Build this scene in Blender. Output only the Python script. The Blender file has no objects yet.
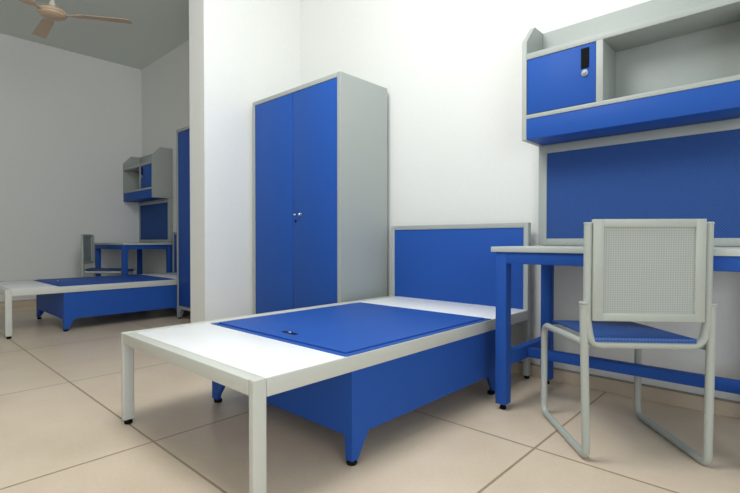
import bpy, bmesh, math
from mathutils import Vector, Matrix

S = bpy.context.scene
COL = S.collection

# ------------------------------------------------------------------ materials
def new_mat(name):
    m = bpy.data.materials.new(name); m.use_nodes = True
    nt = m.node_tree
    return m, nt, nt.nodes['Principled BSDF']

def noise_bump(nt, b, scale, strength, dist=0.001, detail=3):
    tc = nt.nodes.new('ShaderNodeTexCoord')
    n = nt.nodes.new('ShaderNodeTexNoise'); n.inputs['Scale'].default_value = scale
    n.inputs['Detail'].default_value = detail
    nt.links.new(tc.outputs['Object'], n.inputs['Vector'])
    bp = nt.nodes.new('ShaderNodeBump'); bp.inputs['Strength'].default_value = strength
    bp.inputs['Distance'].default_value = dist
    nt.links.new(n.outputs['Fac'], bp.inputs['Height'])
    nt.links.new(bp.outputs['Normal'], b.inputs['Normal'])
    return n

def vary(nt, b, n, c, amt):
    r = nt.nodes.new('ShaderNodeValToRGB')
    r.color_ramp.elements[0].position = .3; r.color_ramp.elements[1].position = .7
    r.color_ramp.elements[0].color = (c[0]*(1-amt), c[1]*(1-amt), c[2]*(1-amt), 1)
    r.color_ramp.elements[1].color = (min(1, c[0]*(1+amt)), min(1, c[1]*(1+amt)), min(1, c[2]*(1+amt)), 1)
    nt.links.new(n.outputs['Fac'], r.inputs['Fac'])
    nt.links.new(r.outputs['Color'], b.inputs['Base Color'])

def paint(name, c, rough=.45, scale=60, bump=.15, amt=.03, metal=0, spec=.5):
    m, nt, b = new_mat(name)
    b.inputs['Base Color'].default_value = (*c, 1)
    b.inputs['Roughness'].default_value = rough
    b.inputs['Metallic'].default_value = metal
    b.inputs['Specular IOR Level'].default_value = spec
    n = noise_bump(nt, b, scale, bump)
    if amt: vary(nt, b, n, c, amt)
    return m

BLUE = paint('blue_powder_coat', (.023, .093, .40), .5, 180, .1, .03, spec=.12)
GREY = paint('grey_powder_coat', (.39, .422, .408), .45, 150, .1, .02, spec=.4)
LIGHT = paint('light_grey_powder_coat', (.50, .54, .515), .42, 150, .1, .02, spec=.4)
BEDM = paint('pale_grey_powder_coat', (.60, .61, .565), .42, 150, .1, .02, spec=.4)
WHITE = paint('white_laminate', (.90, .91, .94), .38, 90, .05, .01)
BLACK = paint('black_rubber', (.006, .006, .007), .8, 50, .05, 0, spec=.15)
STEEL = paint('dull_steel', (.30, .33, .33), .5, 50, .05, .02, metal=.3)
CHROME = paint('chrome', (.8, .82, .84), .18, 50, .02, 0, metal=1)
WALLM = paint('wall_paint', (.785, .795, .782), .85, 45, .35, .012, spec=.2)
CEILM = paint('ceiling_paint', (.72, .78, .745), .9, 45, .3, .012, spec=.2)
FANM = paint('beige_enamel', (.62, .47, .33), .4, 60, .05, .02)
FANW = paint('cream_enamel', (.72, .72, .66), .4, 60, .05, .02)

def grid_material(name, base, dark, pitch, hole, rough=.5, diag=False, axes=(0, 2), bump=.4):
    """regular pattern of small round dots in object space"""
    m, nt, b = new_mat(name)
    b.inputs['Roughness'].default_value = rough
    b.inputs['Specular IOR Level'].default_value = .35
    tc = nt.nodes.new('ShaderNodeTexCoord'); sep = nt.nodes.new('ShaderNodeSeparateXYZ')
    nt.links.new(tc.outputs['Object'], sep.inputs[0])
    def math_(op, a, bb=None):
        n = nt.nodes.new('ShaderNodeMath'); n.operation = op
        for i, v in enumerate((a, bb)):
            if v is None: continue
            if isinstance(v, (int, float)): n.inputs[i].default_value = v
            else: nt.links.new(v, n.inputs[i])
        return n.outputs[0]
    u, v = sep.outputs[axes[0]], sep.outputs[axes[1]]
    if diag:
        u, v = math_('ADD', u, v), math_('SUBTRACT', u, v)
    k = 2*math.pi/pitch
    su = math_('COSINE', math_('MULTIPLY', u, k)); sv = math_('COSINE', math_('MULTIPLY', v, k))
    s = math_('ADD', su, sv)
    r = nt.nodes.new('ShaderNodeMapRange')
    r.inputs['From Min'].default_value = hole-.5; r.inputs['From Max'].default_value = hole+.5
    nt.links.new(s, r.inputs['Value'])
    mx = nt.nodes.new('ShaderNodeMix'); mx.data_type = 'RGBA'
    mx.inputs[6].default_value = (*base, 1); mx.inputs[7].default_value = (*dark, 1)
    nt.links.new(r.outputs[0], mx.inputs[0]); nt.links.new(mx.outputs[2], b.inputs['Base Color'])
    bp = nt.nodes.new('ShaderNodeBump'); bp.inputs['Strength'].default_value = bump
    bp.inputs['Distance'].default_value = .001; bp.invert = True
    nt.links.new(r.outputs[0], bp.inputs['Height']); nt.links.new(bp.outputs['Normal'], b.inputs['Normal'])
    return m

CHAIRM = paint('chair_tube_paint', (.45, .48, .445), .42, 150, .1, .02, spec=.35)
MESHG = grid_material('perforated_grey_sheet', (.44, .475, .45), (.33, .36, .34), .0078, .45, bump=.2)
MESHB = grid_material('perforated_blue_sheet', (.032, .105, .36), (.016, .055, .21), .009, .5, axes=(0, 1))
LIPB = grid_material('perforated_blue_edge', (.03, .10, .36), (.07, .16, .48), .011, .5, axes=(0, 2))
FABRIC = grid_material('woven_blue_fabric', (.030, .092, .32), (.015, .048, .18), .012, .6, .85, True, bump=.6)

def floor_material():
    m, nt, b = new_mat('beige_floor_tiles')
    b.inputs['Roughness'].default_value = .33
    b.inputs['Specular IOR Level'].default_value = .4
    geo = nt.nodes.new('ShaderNodeNewGeometry'); sep = nt.nodes.new('ShaderNodeSeparateXYZ')
    nt.links.new(geo.outputs['Position'], sep.inputs[0])
    def line(out, off, pitch, w):
        a = nt.nodes.new('ShaderNodeMath'); a.operation = 'SUBTRACT'; a.inputs[1].default_value = off
        nt.links.new(out, a.inputs[0])
        p = nt.nodes.new('ShaderNodeMath'); p.operation = 'PINGPONG'; p.inputs[1].default_value = pitch/2
        nt.links.new(a.outputs[0], p.inputs[0])
        l = nt.nodes.new('ShaderNodeMapRange'); l.interpolation_type = 'SMOOTHSTEP'
        l.inputs['From Min'].default_value = w*.4; l.inputs['From Max'].default_value = w*.75
        l.inputs['To Min'].default_value = 1; l.inputs['To Max'].default_value = 0
        nt.links.new(p.outputs[0], l.inputs['Value'])
        return l.outputs[0]
    lx = line(sep.outputs[0], -.722, 1.108, .0078); ly = line(sep.outputs[1], -1.80, .945, .0078)
    mxm = nt.nodes.new('ShaderNodeMath'); mxm.operation = 'MAXIMUM'
    nt.links.new(lx, mxm.inputs[0]); nt.links.new(ly, mxm.inputs[1])
    n1 = nt.nodes.new('ShaderNodeTexNoise'); n1.inputs['Scale'].default_value = 3.2; n1.inputs['Detail'].default_value = 5
    n2 = nt.nodes.new('ShaderNodeTexNoise'); n2.inputs['Scale'].default_value = 70; n2.inputs['Detail'].default_value = 3
    for n in (n1, n2): nt.links.new(geo.outputs['Position'], n.inputs['Vector'])
    ad = nt.nodes.new('ShaderNodeMath'); ad.operation = 'MULTIPLY_ADD'; ad.inputs[1].default_value = .45
    nt.links.new(n2.outputs['Fac'], ad.inputs[0]); nt.links.new(n1.outputs['Fac'], ad.inputs[2])
    r = nt.nodes.new('ShaderNodeValToRGB')
    r.color_ramp.elements[0].position = .5; r.color_ramp.elements[0].color = (.65, .53, .405, 1)
    r.color_ramp.elements[1].position = 1.0; r.color_ramp.elements[1].color = (.75, .62, .49, 1)
    nt.links.new(ad.outputs[0], r.inputs['Fac'])
    mx = nt.nodes.new('ShaderNodeMix'); mx.data_type = 'RGBA'
    mx.inputs[7].default_value = (.36, .27, .17, 1)
    nt.links.new(r.outputs['Color'], mx.inputs[6]); nt.links.new(mxm.outputs[0], mx.inputs[0])
    nt.links.new(mx.outputs[2], b.inputs['Base Color'])
    bp = nt.nodes.new('ShaderNodeBump'); bp.invert = True; bp.inputs['Strength'].default_value = .5
    bp.inputs['Distance'].default_value = .002
    nt.links.new(mxm.outputs[0], bp.inputs['Height']); nt.links.new(bp.outputs['Normal'], b.inputs['Normal'])
    return m
FLOORM = floor_material()
SKIRTM = paint('beige_skirting_tile', (.60, .50, .38), .4, 12, .05, .05)
JOINT = paint('skirting_joint', (.30, .25, .20), .7, 30, .1, .03)

# ------------------------------------------------------------------ mesh helpers
def bx(bm, x0, x1, y0, y1, z0, z1, bev=0.0, seg=2):
    t = bmesh.new()
    bmesh.ops.create_cube(t, size=1)
    for v in t.verts:
        v.co = Vector((x0+(v.co.x+.5)*(x1-x0), y0+(v.co.y+.5)*(y1-y0), z0+(v.co.z+.5)*(z1-z0)))
    if bev: bmesh.ops.bevel(t, geom=list(t.edges), offset=bev, segments=seg, profile=.5, affect='EDGES', clamp_overlap=True)
    merge(bm, t)

def merge(bm, t, mat=None):
    if mat is not None: bmesh.ops.transform(t, matrix=mat, verts=list(t.verts))
    me = bpy.data.meshes.new('tmp'); t.to_mesh(me); t.free(); bm.from_mesh(me); bpy.data.meshes.remove(me)

def cyl(bm, c, r, h, axis='z', n=28, r2=None, bev=0):
    t = bmesh.new()
    bmesh.ops.create_cone(t, cap_ends=True, segments=n, radius1=r, radius2=r if r2 is None else r2, depth=h)
    if bev:
        es = [e for e in t.edges if abs(e.verts[0].co.z-e.verts[1].co.z) < 1e-6]
        bmesh.ops.bevel(t, geom=es, offset=bev, segments=2, profile=.5, affect='EDGES')
    M = {'z': Matrix.Identity(4), 'y': Matrix.Rotation(math.pi/2, 4, 'X'), 'x': Matrix.Rotation(math.pi/2, 4, 'Y')}[axis]
    merge(bm, t, Matrix.Translation(Vector(c)) @ M)

def lathe(bm, c, prof, n=40):
    """prof: list of (radius, z)"""
    t = bmesh.new(); rings = []
    for r, z in prof:
        rings.append([t.verts.new((r*math.cos(2*math.pi*i/n), r*math.sin(2*math.pi*i/n), z)) for i in range(n)])
    for a, b in zip(rings, rings[1:]):
        for i in range(n): t.faces.new((a[i], a[(i+1) % n], b[(i+1) % n], b[i]))
    t.faces.new(list(reversed(rings[0]))); t.faces.new(rings[-1])
    bmesh.ops.recalc_face_normals(t, faces=list(t.faces))
    merge(bm, t, Matrix.Translation(Vector(c)))

def prism(bm, pts, axis, a, b, bev=0):
    """polygon pts in the plane normal to axis, extruded from a to b"""
    t = bmesh.new()
    def P(p, d): return {'x': (d, p[0], p[1]), 'y': (p[0], d, p[1]), 'z': (p[0], p[1], d)}[axis]
    A = [t.verts.new(P(p, a)) for p in pts]; B = [t.verts.new(P(p, b)) for p in pts]
    n = len(pts)
    t.faces.new(A); t.faces.new(list(reversed(B)))
    for i in range(n): t.faces.new((A[i], B[i], B[(i+1) % n], A[(i+1) % n]))
    bmesh.ops.recalc_face_normals(t, faces=list(t.faces))
    if bev: bmesh.ops.bevel(t, geom=list(t.edges), offset=bev, segments=1, profile=.5, affect='EDGES', clamp_overlap=True)
    bmesh.ops.triangulate(t, faces=[f for f in t.faces if len(f.verts) > 4])
    merge(bm, t)

def fillet(path, rads, seg=8):
    """round the inner corners of a polyline"""
    P = [Vector(p) for p in path]; out = [P[0]]
    for i in range(1, len(P)-1):
        r = rads[i-1]; a = (P[i-1]-P[i]).normalized(); b = (P[i+1]-P[i]).normalized()
        th = a.angle(b)
        if r <= 0 or th > 3.1: out.append(P[i]); continue
        d = r/math.tan(th/2); s = P[i]+a*d; e = P[i]+b*d
        c = P[i]+(a+b).normalized()*(r/math.sin(th/2))
        u = s-c; w = e-c; ang = u.angle(w)
        for k in range(seg+1):
            f = k/seg
            out.append(c+(u*math.sin((1-f)*ang)+w*math.sin(f*ang))/math.sin(ang))
    out.append(P[-1]); return out

def tube(bm, pts, r, n=14):
    t = bmesh.new(); rings = []
    up = None
    for i, p in enumerate(pts):
        d = ((pts[min(i+1, len(pts)-1)]-p).normalized()+(p-pts[max(i-1, 0)]).normalized()).normalized()
        if up is None:
            up = d.orthogonal().normalized()
        else:
            up = (up-d*up.dot(d)).normalized()
        s = d.cross(up)
        rings.append([t.verts.new(p+r*(up*math.cos(2*math.pi*k/n)+s*math.sin(2*math.pi*k/n))) for k in range(n)])
    for a, b in zip(rings, rings[1:]):
        for i in range(n): t.faces.new((a[i], a[(i+1) % n], b[(i+1) % n], b[i]))
    t.faces.new(list(reversed(rings[0]))); t.faces.new(rings[-1])
    bmesh.ops.recalc_face_normals(t, faces=list(t.faces))
    merge(bm, t)

# ------------------------------------------------------------------ object helpers
ORG = {}
MIR = [1]
def thing(name, label, cat, loc, rz=0, group=None):
    o = bpy.data.objects.new(name, None); COL.objects.link(o)
    o.empty_display_size = .1
    o.location = loc; o.rotation_euler = (0, 0, rz)
    o['label'] = label; o['category'] = cat
    if group: o['group'] = group
    return o

def obj(name, bm, mat, parent=None, smooth=35, origin=(0, 0, 0), label=None):
    """links bm as one mesh; origin is subtracted from the vertices"""
    for v in bm.verts:
        v.co -= Vector(origin)
        if MIR[0] < 0: v.co.x = -v.co.x
    if MIR[0] < 0: bmesh.ops.reverse_faces(bm, faces=list(bm.faces))
    me = bpy.data.meshes.new(name); bm.to_mesh(me); bm.free()
    me.materials.append(mat)
    for p in me.polygons: p.use_smooth = True
    me.set_sharp_from_angle(angle=math.radians(smooth))
    o = bpy.data.objects.new(name, me); COL.objects.link(o)
    if parent is not None: o.parent = parent
    if label: o['label'] = label
    return o

def struct(name, bm, mat):
    o = obj(name, bm, mat); o['kind'] = 'structure'; return o

def copy_tree(o, parent=None):
    c = o.copy(); COL.objects.link(c); c.parent = parent
    for ch in list(o.children): copy_tree(ch, c)
    return c

B = bmesh.new

# ------------------------------------------------------------------ the room
WY = .045           # back wall plane
WX = -5.617         # far wall of the second bay
CZ = 3.15
PX0, PX1, PY = -2.35, -2.12, -.855     # the wall between the bays
RX, FY = 3.3, -5.4

b = B(); bx(b, WX-.15, RX+.15, FY-.15, WY+.15, -.12, 0); struct('floor', b, FLOORM)
b = B(); bx(b, WX-.15, RX+.15, FY-.15, WY+.15, CZ, CZ+.12); struct('ceiling', b, CEILM)
b = B(); bx(b, WX-.15, RX+.15, WY, WY+.15, 0, CZ); struct('wall_back', b, WALLM)
b = B(); bx(b, WX-.15, WX, FY-.15, WY, 0, CZ); struct('wall_left', b, WALLM)
b = B(); bx(b, PX0, PX1, PY, WY, 0, CZ); struct('wall_middle', b, WALLM)

# right-hand wall and front wall, each with a window opening behind the camera
def wall_with_opening(name, axis, p0, p1, a0, a1, o0, o1, z0, z1):
    b = B()
    f = (lambda s0, s1, c0, c1: bx(b, s0, s1, p0, p1, c0, c1)) if axis == 'x' else (lambda s0, s1, c0, c1: bx(b, p0, p1, s0, s1, c0, c1))
    f(a0, o0, 0, CZ); f(o1, a1, 0, CZ); f(o0, o1, 0, z0); f(o0, o1, z1, CZ)
    return struct(name, b, WALLM)
W1 = (-4.7, -1.9, .5, 2.3)      # window in the right-hand wall: y0 y1 z0 z1
wall_with_opening('wall_right', 'y', RX, RX+.15, FY, WY, W1[0], W1[1], W1[2], W1[3])
b = B(); bx(b, WX-.15, RX+.15, FY-.15, FY, 0, CZ); struct('wall_front', b, WALLM)

def window(name, x0, x1, z0, z1, y):
    b = B(); w = .06
    bx = lambda bm, a, c, d, e, f, g, h: globals()['bx'](bm, d, e, a, c, f, g, h)
    bx(b, x0, x1, y-.05, y+.02, z0, z0+w, .004); bx(b, x0, x1, y-.05, y+.02, z1-w, z1, .004)
    n = 3
    for i in range(n+1):
        c = x0+w/2+(x1-x0-w)*i/n
        bx(b, c-w/2, c+w/2, y-.05, y+.02, z0+w, z1-w, .004)
    fr = struct(name, b, LIGHT)
    return fr
window('window_1', *W1, RX+.08)

# skirting of beige tile with a dark joint on top
def skirting(side, boxes):
    b = B()
    for q in boxes: bx(b, *q, 0, .066, .0015, 1)
    o = struct('baseboard_'+side, b, SKIRTM)
    b = B()
    for q in boxes: bx(b, *q, .066, .071)
    j = obj('joint', b, JOINT, o)
    return o
SK = .022
skirting('back', [(PX1+SK, RX, WY-SK, WY), (WX+SK, PX0-SK, WY-SK, WY)])
skirting('left', [(WX, WX+SK, FY, WY)])
skirting('middle', [(PX1, PX1+SK, PY, WY), (PX0-SK, PX0, PY, WY)])

# ------------------------------------------------------------------ bed
def glide(parent, x, y, r, org, h=.016, stem=True):
    b = B(); lathe(b, (x, y, 0), [(r*.9, 0), (r, .003), (r, h-.003), (r*.75, h)] + ([(r*.3, h), (r*.3, .022)] if stem else []), 24)
    return obj('foot_glide', b, BLACK, parent, origin=org, label='round black foot glide')

BL, BF, BH, BZ = -1.0, -1.824, -.045, .389    # left side, foot end, head posts, rail top
def make_bed(label):
    org = (-.5, -.93, 0)
    t = thing('storage_bed', label, 'bed', org, group='blue and grey storage beds')
    # frame: foot rail, head rail and two side rails
    b = B()
    bx(b, BL+.029, -.026, BF+.001, BF+.045, .343, BZ, .003)
    bx(b, BL+.045, -.045, -.035, -.01, .338, BZ-.002, .003)
    bx(b, -.016, 0, BF+.047, BH+.001, .334, BZ-.001, .002)
    bx(b, BL, BL+.066, BF+.045, BH+.001, .334, BZ, .003)
    # bearers below the boards
    for y in (-1.45, -.43): bx(b, BL+.066, -.016, y-.015, y+.015, .34, BZ-.016, .002)
    obj('bed_frame', b, BEDM, t, origin=org)
    # boards
    b = B(); bx(b, BL+.066, -.003, BF+.045, -1.455, BZ-.014, BZ, .0008)
    obj('foot_board', b, WHITE, t, origin=org, label='white board at the foot end')
    b = B(); bx(b, BL+.066, -.003, -.465, -.036, BZ-.014, BZ, .0008)
    obj('head_board_strip', b, WHITE, t, origin=org, label='white board at the head end')
    # lid
    b = B()
    x0, x1, y0, y1 = BL+.097, -.004, -1.463, -.458
    bx(b, x0, x1, y0, y1, BZ-.012, BZ+.002, .001)
    bx(b, x0+.024, x1-.024, y0+.026, y1-.026, BZ+.002, BZ+.008, .003, 3)
    lid = obj('lid', b, BLUE, t, origin=org, label='blue lift-up lid')
    b = B(); bx(b, -.472, -.386, -1.378, -1.358, BZ+.008, BZ+.0105, .001)
    h = obj('recessed_handle', b, BLACK, lid, origin=org, label='dark recessed pull')
    b = B(); cyl(b, (-.428, -1.367, BZ+.0122), .009, .005, bev=.001)
    obj('lock_button', b, CHROME, h, origin=org, label='chrome lock button')
    # legs at the foot end
    for x0 in (BL+.003, -.026):
        b = B(); bx(b, x0, x0+.026, BF+.002, BF+.047, .018, BZ+.001, .005, 4)
        lg = obj('leg', b, BEDM, t, origin=org)
        glide(lg, x0+.013, BF+.026, .0165, org)
    # head posts and headboard
    for x0 in (BL, -.028):
        b = B(); bx(b, x0, x0+.028, BH, -.009, .018, .879, .002)
        lg = obj('head_post', b, GREY, t, origin=org)
        glide(lg, x0+.014, -.027, .0145, org)
    b = B(); bx(b, BL+.028, -.028, BH+.001, -.009, .851, .879, .002)
    obj('top_rail', b, GREY, t, origin=org)
    b = B(); bx(b, BL+.028, -.028, BH+.001, -.009, .30, .325, .002); obj('lower_rail', b, GREY, t, origin=org)
    b = B(); bx(b, BL+.028, -.028, -.039, -.016, .325, .851, .001)
    obj('headboard', b, BLUE, t, origin=org, label='blue headboard panel')
    # storage box under the boards, standing on four tapered feet
    X0, X1, Y0, Y1, th = -.965, -.012, -1.425, -.385, .018
    zt, zc = .34, .105
    b = B()
    f = [(X0, .019), (X0+.046, .019), (X0+.058, .045), (X0+.105, zc), (X1-.036, zc-.002), (X1-.031, .019), (X1, .019), (X1, zt), (X0, zt)]
    prism(b, f, 'y', Y0, Y0+th); prism(b, f, 'y', Y1-th, Y1)
    s = [(Y0+th, .019), (Y0+.03, .019), (Y0+.085, zc), (Y1-.085, zc), (Y1-.03, .019), (Y1-th, .019), (Y1-th, zt), (Y0+th, zt)]
    prism(b, s, 'x', X0, X0+th); prism(b, s, 'x', X1-th, X1)
    bx(b, X0+th, X1-th, Y0+th, Y1-th, zc, zc+.012)
    sb = obj('storage_box', b, BLUE, t, origin=org, label='blue storage box on tapered feet')
    for x in (X0+.02, X1-.02):
        for y in (Y0+.02, Y1-.02): glide(sb, x, y, .019, org)
    return t
bed = make_bed('storage bed nearer the camera, blue lid and headboard, white boards, left of the large desk')
BX2 = -3.465
bed2 = copy_tree(bed); bed2.location.x += BX2
bed2['label'] = 'farther storage bed beyond the dividing wall, its blue lid partly cut off at left'

# ------------------------------------------------------------------ wardrobe
def make_wardrobe(label):
    x0, x1, y0, y1, zt, zb, w = -2.083, -1.073, -.468, .0, 1.872, .10, .03
    org = ((x0+x1)/2, (y0+y1)/2, 0)
    t = thing('wardrobe', label, 'wardrobe', org, group='blue two-door wardrobes')
    b = B()
    # side panels with tapered feet
    s = [(y0, .012), (y0+.03, .012), (y0+.075, zb), (y1-.075, zb), (y1-.03, .012), (y1, .012), (y1, zt), (y0, zt)]
    prism(b, s, 'x', x0, x0+w, .0015); prism(b, s, 'x', x1-w, x1, .0015)
    bx(b, x0+w, x1-w, y0, y1, zt-w, zt, .0015)
    bx(b, x0+w, x1-w, y0, y1, zb, zb+w, .0015)
    bx(b, x0+w, x1-w, y1-.01, y1, zb+w, zt-w)
    for sx, a in ((x0+w, 1), (x1-w, -1)):
        prism(b, [(sx, zb), (sx+a*.055, zb), (sx, .02)], 'y', y0, y0+.012)
    body = obj('cabinet_body', b, GREY, t, origin=org)
    for x in (x0+.018, x1-.018):
        for y in (y0+.018, y1-.018):
            b = B(); cyl(b, (x, y, .006), .014, .012); obj('foot_glide', b, BLACK, body, origin=org)
    xs = -1.572
    for a, c in ((x0+w+.003, xs-.0035), (xs+.0035, x1-w-.003)):
        b = B(); bx(b, a, c, y0+.003, y0+.021, zb+w+.003, zt-w-.003, .002)
        d = obj('door', b, BLUE, t, origin=org)
    for x, r in ((-1.537, .0065), (-1.478, .0105)):
        b = B(); cyl(b, (x, y0-.001, .963), r*1.15, .007, 'y', bev=.001); cyl(b, (x, y0-.007, .963), r*.5, .010, 'y')
        t2 = B(); bmesh.ops.create_uvsphere(t2, u_segments=20, v_segments=12, radius=r)
        merge(b, t2, Matrix.Translation((x, y0-.012, .963)))
        obj('knob', b, CHROME, d, origin=org, label='round chrome knob')
    b = B(); cyl(b, (-1.539, y0+.0015, .918), .009, .005, 'y', bev=.001); bx(b, -1.5405, -1.5375, y0-.0035, y0+.001, .908, .918)
    obj('keyhole', b, BLACK, d, origin=org, label='small dark keyhole plate')
    return t
wr = make_wardrobe('tall grey wardrobe with two blue doors standing left of the near headboard')
wr2 = copy_tree(wr); wr2.location.x += (-3.431+2.083)
wr2['label'] = 'wardrobe mostly hidden behind the dividing wall, a sliver of blue door showing'

# ------------------------------------------------------------------ desk
def make_desk(label):
    x0, x1, y0, y1, zt = .063, 1.072, -.593, -.004, .75
    org = ((x0+x1)/2, (y0+y1)/2, 0)
    t = thing('desk', label, 'desk', org, group='blue-framed study desks')
    b = B(); bx(b, x0, x1, y0, y1, zt-.024, zt, .002); obj('desktop', b, LIGHT, t, origin=org, label='light grey desktop')
    lx = [(x0+.020, x0+.072), (x1-.074, x1-.022)]
    b = B(); zz0, zz1 = .674, zt-.024
    bx(b, lx[0][1], lx[1][0], -.585, -.555, zz0, zz1, .0015); bx(b, lx[0][1], lx[1][0], -.05, -.02, zz0, zz1, .0015)
    for a, c in lx: bx(b, a+.005, c-.005, -.531, -.074, zz0, zz1, .0015)
    obj('apron', b, BLUE, t, origin=org)
    for a, c in lx:
        for ya, yb in ((-.585, -.531), (-.074, -.02)):
            b = B(); bx(b, a, c, ya, yb, .027, zz1, .003)
            l = obj('leg', b, BLUE, t, origin=org); glide(l, (a+c)/2, (ya+yb)/2, .0145, org)
    for a, c in lx:
        b = B(); bx(b, a+.006, c-.004, -.531, -.074, .200, .262, .002); obj('side_rail', b, BLUE, t, origin=org)
    b = B(); bx(b, lx[0][1]-.004, lx[1][0]+.006, -.352, -.302, .206, .249, .002); obj('foot_rail', b, BLUE, t, origin=org)
    return t
dk = make_desk('large blue-framed desk with light grey top behind the near chair')
dk2 = copy_tree(dk); dk2.location.x = -4.510-.5045
dk2['label'] = 'small-looking blue-framed desk in the far corner beyond the farther bed'

# ------------------------------------------------------------------ pinboard
def make_pinboard(label):
    x0, x1, y0, y1, z0, z1 = .038, 1.01, 0.0, WY-.001, .752, 1.304
    org = ((x0+x1)/2, WY, z0)
    t = thing('pinboard', label, 'pinboard', org, group='blue pinboards')
    b = B(); w = .045
    bx(b, x0, x0+w, y0, y1, z0, z1, .0015); bx(b, x1-w, x1, y0, y1, z0, z1, .0015)
    bx(b, x0+w, x1-w, y0, y1, z0, z0+w-.008, .0015); bx(b, x0+w, x1-w, y0, y1, z1-w, z1, .0015)
    obj('frame', b, GREY, t, origin=org)
    b = B(); bx(b, x0+w, x1-w, y0+.008, y1, z0+w-.008, z1-w)
    obj('fabric_panel', b, FABRIC, t, origin=org, label='blue woven panel')
    return t
pb = make_pinboard('large blue woven pinboard above the near desk')
pb2 = copy_tree(pb); pb2.location.x = -5.630+.486
pb2['label'] = 'small dark blue pinboard above the far corner desk'

# ------------------------------------------------------------------ overhead shelf
def make_shelf(label, mirror, org2):
    x0, x1, y0, y1 = .032, .995, -.2045, WY-.001
    zb, zr, zc, zt, th = 1.306, 1.412, 1.433, 1.751, .025
    org = (x0, WY, zb)
    t = thing('overhead_shelf', label, 'shelf', org2, group='overhead shelves with a locker')
    MIR[0] = -1 if mirror else 1
    s = [(y0, zb-.003), (y1, zb-.003), (y1, 1.927), (-.100, 1.925), (-.108, 1.920), (y0+.004, 1.820), (y0, 1.812)]
    for a in (x0, x1-th):
        b = B(); prism(b, s, 'x', a, a+th, .0015); obj('end_panel', b, GREY, t, origin=org)
    b = B()
    bx(b, x0+th, x1-th, y0, .002, 1.720, zt, .0012)         # top board
    bx(b, x0+th, x1-th, y0, .002, zr, zc, .0012)            # floor of the compartments
    obj('shelf_board', b, GREY, t, origin=org)
    b = B(); bx(b, x0+th, x1-th, .002, y1, zb, 1.924, .001); obj('back_panel', b, GREY, t, origin=org)
    b = B(); bx(b, .397, .428, y0, .002, zc, 1.720, .0012); obj('divider', b, GREY, t, origin=org)
    b = B(); bx(b, x0+th, x1-th, y0+.003, .002, zb, zr-.001, .0015)
    obj('valance_box', b, BLUE, t, origin=org, label='blue box below the shelf')
    b = B(); bx(b, x0+th+.003, .395, y0+.002, y0+.02, zc+.003, 1.717, .0015)
    d = obj('locker_door', b, BLUE, t, origin=org, label='blue locker door')
    b = B(); bx(b, .329, .366, y0-.0015, y0+.004, 1.605, 1.701, .001)
    for i in range(7): bx(b, .333, .362, y0-.003, y0, 1.612+i*.0125, 1.619+i*.0125)
    obj('handle_recess', b, BLACK, d, origin=org, label='black finger-pull slot')
    b = B(); cyl(b, (.347, y0-.001, 1.581), .016, .008, 'y', bev=.0015); cyl(b, (.347, y0-.006, 1.581), .008, .006, 'y', bev=.001)
    obj('lock', b, STEEL, d, origin=org, label='round steel lock')
    MIR[0] = 1
    return t
make_shelf('large grey overhead shelf with blue locker door above the big pinboard at right', False, (.032, WY, 1.306))
make_shelf('small grey overhead shelf in the far corner, blue locker door at its right end', True, (-4.652, WY, 1.306))

# ------------------------------------------------------------------ chair (local: x right, y forward)
def make_chair(label, loc, rz):
    t = thing('cantilever_chair', label, 'chair', loc, rz, 'tubular grey chairs with blue seats')
    r = .0138
    for sg, hr, hf, sr, sf, st in ((-1, -.210, .230, -.194, -.214, -.2159), (1, -.230, .226, .200, .186, .204)):
        b = B()
        path = [(st, -.238, .559), (sr, hr, r), (sf, hf, r), (sf, hf-.004, .402), (sr, -.215, .414)]
        tube(b, fillet(path, [.030, .035, .045]), r, 16)
        o = obj('side_tube', b, CHAIRM, t, 50)
        b = B(); cyl(b, (st, -.238, .563), .0158, .008, bev=.002); cyl(b, (st, -.238, .552), .0152, .004, bev=.001)
        obj('end_cap', b, CHAIRM, o, label='raised round tube cap')
    # rear tube: back uprights and the crossbar under the rear of the seat
    b = B()
    path = [(-.203, -.242, .834), (-.203, -.236, .50), (-.190, -.232, .419), (.178, -.232, .419), (.190, -.236, .50), (.190, -.242, .834)]
    tube(b, fillet(path, [.09, .04, .04, .09]), r, 16)
    o = obj('back_tube', b, CHAIRM, t, 50)
    for sx in (-.203, .190):
        b = B(); cyl(b, (sx, -.242, .837), .0152, .008, bev=.002); obj('end_cap', b, CHAIRM, o, label='raised round tube cap')
    def slope(bm):
        for v in bm.verts: v.co.z -= (v.co.y+.24)*.045
        return bm
    # seat: thin folded perforated sheet
    b = B(); bx(b, -.180, .152, -.240, .215, .438, .445, .003)
    seat = obj('seat', slope(b), MESHB, t, label='blue perforated seat')
    b = B(); bx(b, -.180, .152, -.247, -.239, .429, .445, .002)
    obj('seat_edge', slope(b), LIPB, seat, label='folded rear edge with a row of holes')
    b = B(); bx(b, -.180, .152, .213, .219, .428, .445, .002)
    obj('seat_rim', slope(b), BLUE, seat)
    # back: folded frame with an inset perforated sheet
    bk = B(); xa, x, z0, z1, y0, y1, w = -.192, .171, .503, .851, -.258, -.234, .034
    def lean(bm):
        for v in bm.verts: v.co.y -= (v.co.z-.5)*.018
        return bm
    bx(bk, xa, xa+w, y0, y1, z0, z1, .003); bx(bk, x-w, x, y0, y1, z0, z1, .003)
    bx(bk, xa+w-.002, x-w+.002, y0, y1, z0, z0+w-.006, .003); bx(bk, xa+w-.002, x-w+.002, y0, y1, z1-w+.006, z1, .003)
    fr = obj('backrest_frame', lean(bk), CHAIRM, t)
    bk = B(); bx(bk, xa+w-.004, x-w+.004, y0+.007, y0+.011, z0+.026, z1-.026)
    obj('backrest_panel', lean(bk), MESHG, fr, label='grey perforated back panel')
    return t
CH = math.radians(38)
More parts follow.
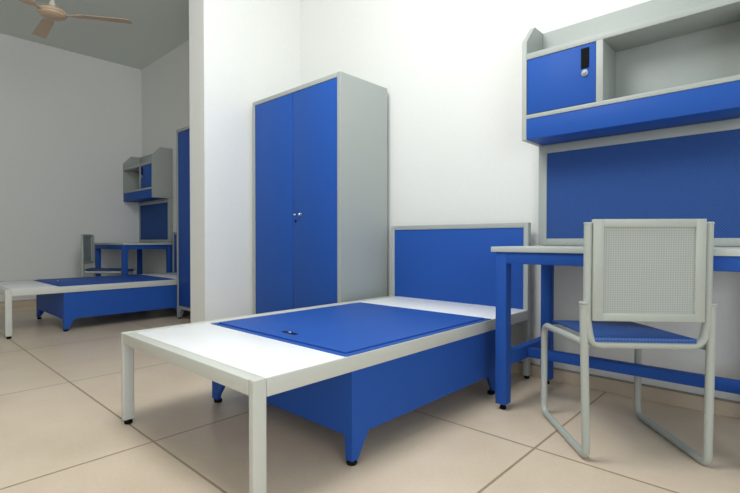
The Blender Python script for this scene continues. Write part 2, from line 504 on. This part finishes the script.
make_chair('large tubular chair with perforated grey back and blue seat at the near desk', (.584, -.543, 0), CH)
make_chair('small far-off tubular chair facing the corner desk beyond the farther bed', (-4.95, -.582, 0), -(CH-math.radians(6)))

# ------------------------------------------------------------------ ceiling fan
fx, fy, fz = -3.56, -1.468, 2.71
fan = thing('ceiling_fan', 'three-bladed beige ceiling fan hanging in the bay at left', 'ceiling fan', (fx, fy, CZ))
fo = (fx, fy, CZ)
b = B(); lathe(b, (fx, fy, fz), [(.03, -.040), (.075, -.036), (.098, -.022), (.100, -.010), (.108, -.006), (.108, .012), (.098, .022), (.06, .040), (.024, .048)])
obj('motor_housing', b, FANM, fan, origin=fo)
b = B(); cyl(b, (fx, fy, (fz+.04+CZ)/2), .011, CZ-fz-.04); lathe(b, (fx, fy, fz+.045), [(.026, 0), (.026, .03), (.014, .06)], 24)
obj('down_rod', b, FANW, fan, origin=fo, label='pale rod')
b = B(); lathe(b, (fx, fy, CZ-.09), [(.02, 0), (.045, .03), (.06, .089)], 28); obj('canopy', b, FANW, fan, origin=fo)
for k in range(3):
    a = math.radians(57+120*k); M = Matrix.Translation((fx, fy, fz-.004)) @ Matrix.Rotation(a, 4, 'Z') @ Matrix.Rotation(math.radians(6), 4, 'X')
    t2 = B()
    prism(t2, [(.17, -.038), (.20, -.046), (.60, -.056), (.612, -.046), (.612, .048), (.60, .056), (.20, .044), (.17, .036)], 'z', -.002, .002, .001)
    b = B(); merge(b, t2, M); bl = obj('blade', b, FANM, fan, origin=fo)
    t2 = B(); prism(t2, [(.085, -.022), (.15, -.014), (.19, -.038), (.235, -.030), (.235, .030), (.19, .038), (.15, .014), (.085, .022)], 'z', -.007, -.002, .001)
    b = B(); merge(b, t2, M); obj('blade_bracket', b, FANM, bl, origin=fo)

# ------------------------------------------------------------------ light
w = bpy.data.worlds.new('World'); S.world = w; w.use_nodes = True
bg = w.node_tree.nodes['Background']; bg.inputs['Color'].default_value = (.86, .93, 1, 1); bg.inputs['Strength'].default_value = 1.0

def area(name, loc, size, power, color, target):
    l = bpy.data.lights.new(name, 'AREA'); l.shape = 'RECTANGLE'; l.size, l.size_y = size
    l.energy = power; l.color = color
    o = bpy.data.objects.new(name, l); COL.objects.link(o); o.location = loc
    o.rotation_euler = (Vector(target)-Vector(loc)).to_track_quat('-Z', 'Y').to_euler()
    return o
area('window_daylight', (RX-.02, (W1[0]+W1[1])/2, (W1[2]+W1[3])/2), (W1[1]-W1[0]-.1, W1[3]-W1[2]-.1), 50, (.88, .94, 1), (0, (W1[0]+W1[1])/2, 1.2))
l = bpy.data.lights.new('ceiling_globe_light', 'POINT'); l.energy = 106; l.shadow_soft_size = .45; l.color = (1, .99, .965)
o = bpy.data.objects.new('ceiling_globe_light', l); COL.objects.link(o); o.location = (-.25, -1.75, 2.66)

# ------------------------------------------------------------------ camera
cam = bpy.data.cameras.new('Camera'); co = bpy.data.objects.new('Camera', cam); COL.objects.link(co)
cam.sensor_fit = 'HORIZONTAL'; cam.sensor_width = 36; cam.lens = 461.84*36/740
cam.clip_start = .02; cam.clip_end = 60
co.location = (1.1006, -2.5375, .7787)
co.rotation_euler = (math.radians(90-.755), 0, math.radians(42.736))
S.camera = co

S.view_settings.view_transform = 'Standard'; S.view_settings.look = 'None'
S.view_settings.exposure = 0; S.view_settings.gamma = 1; S.view_settings.use_curve_mapping = False
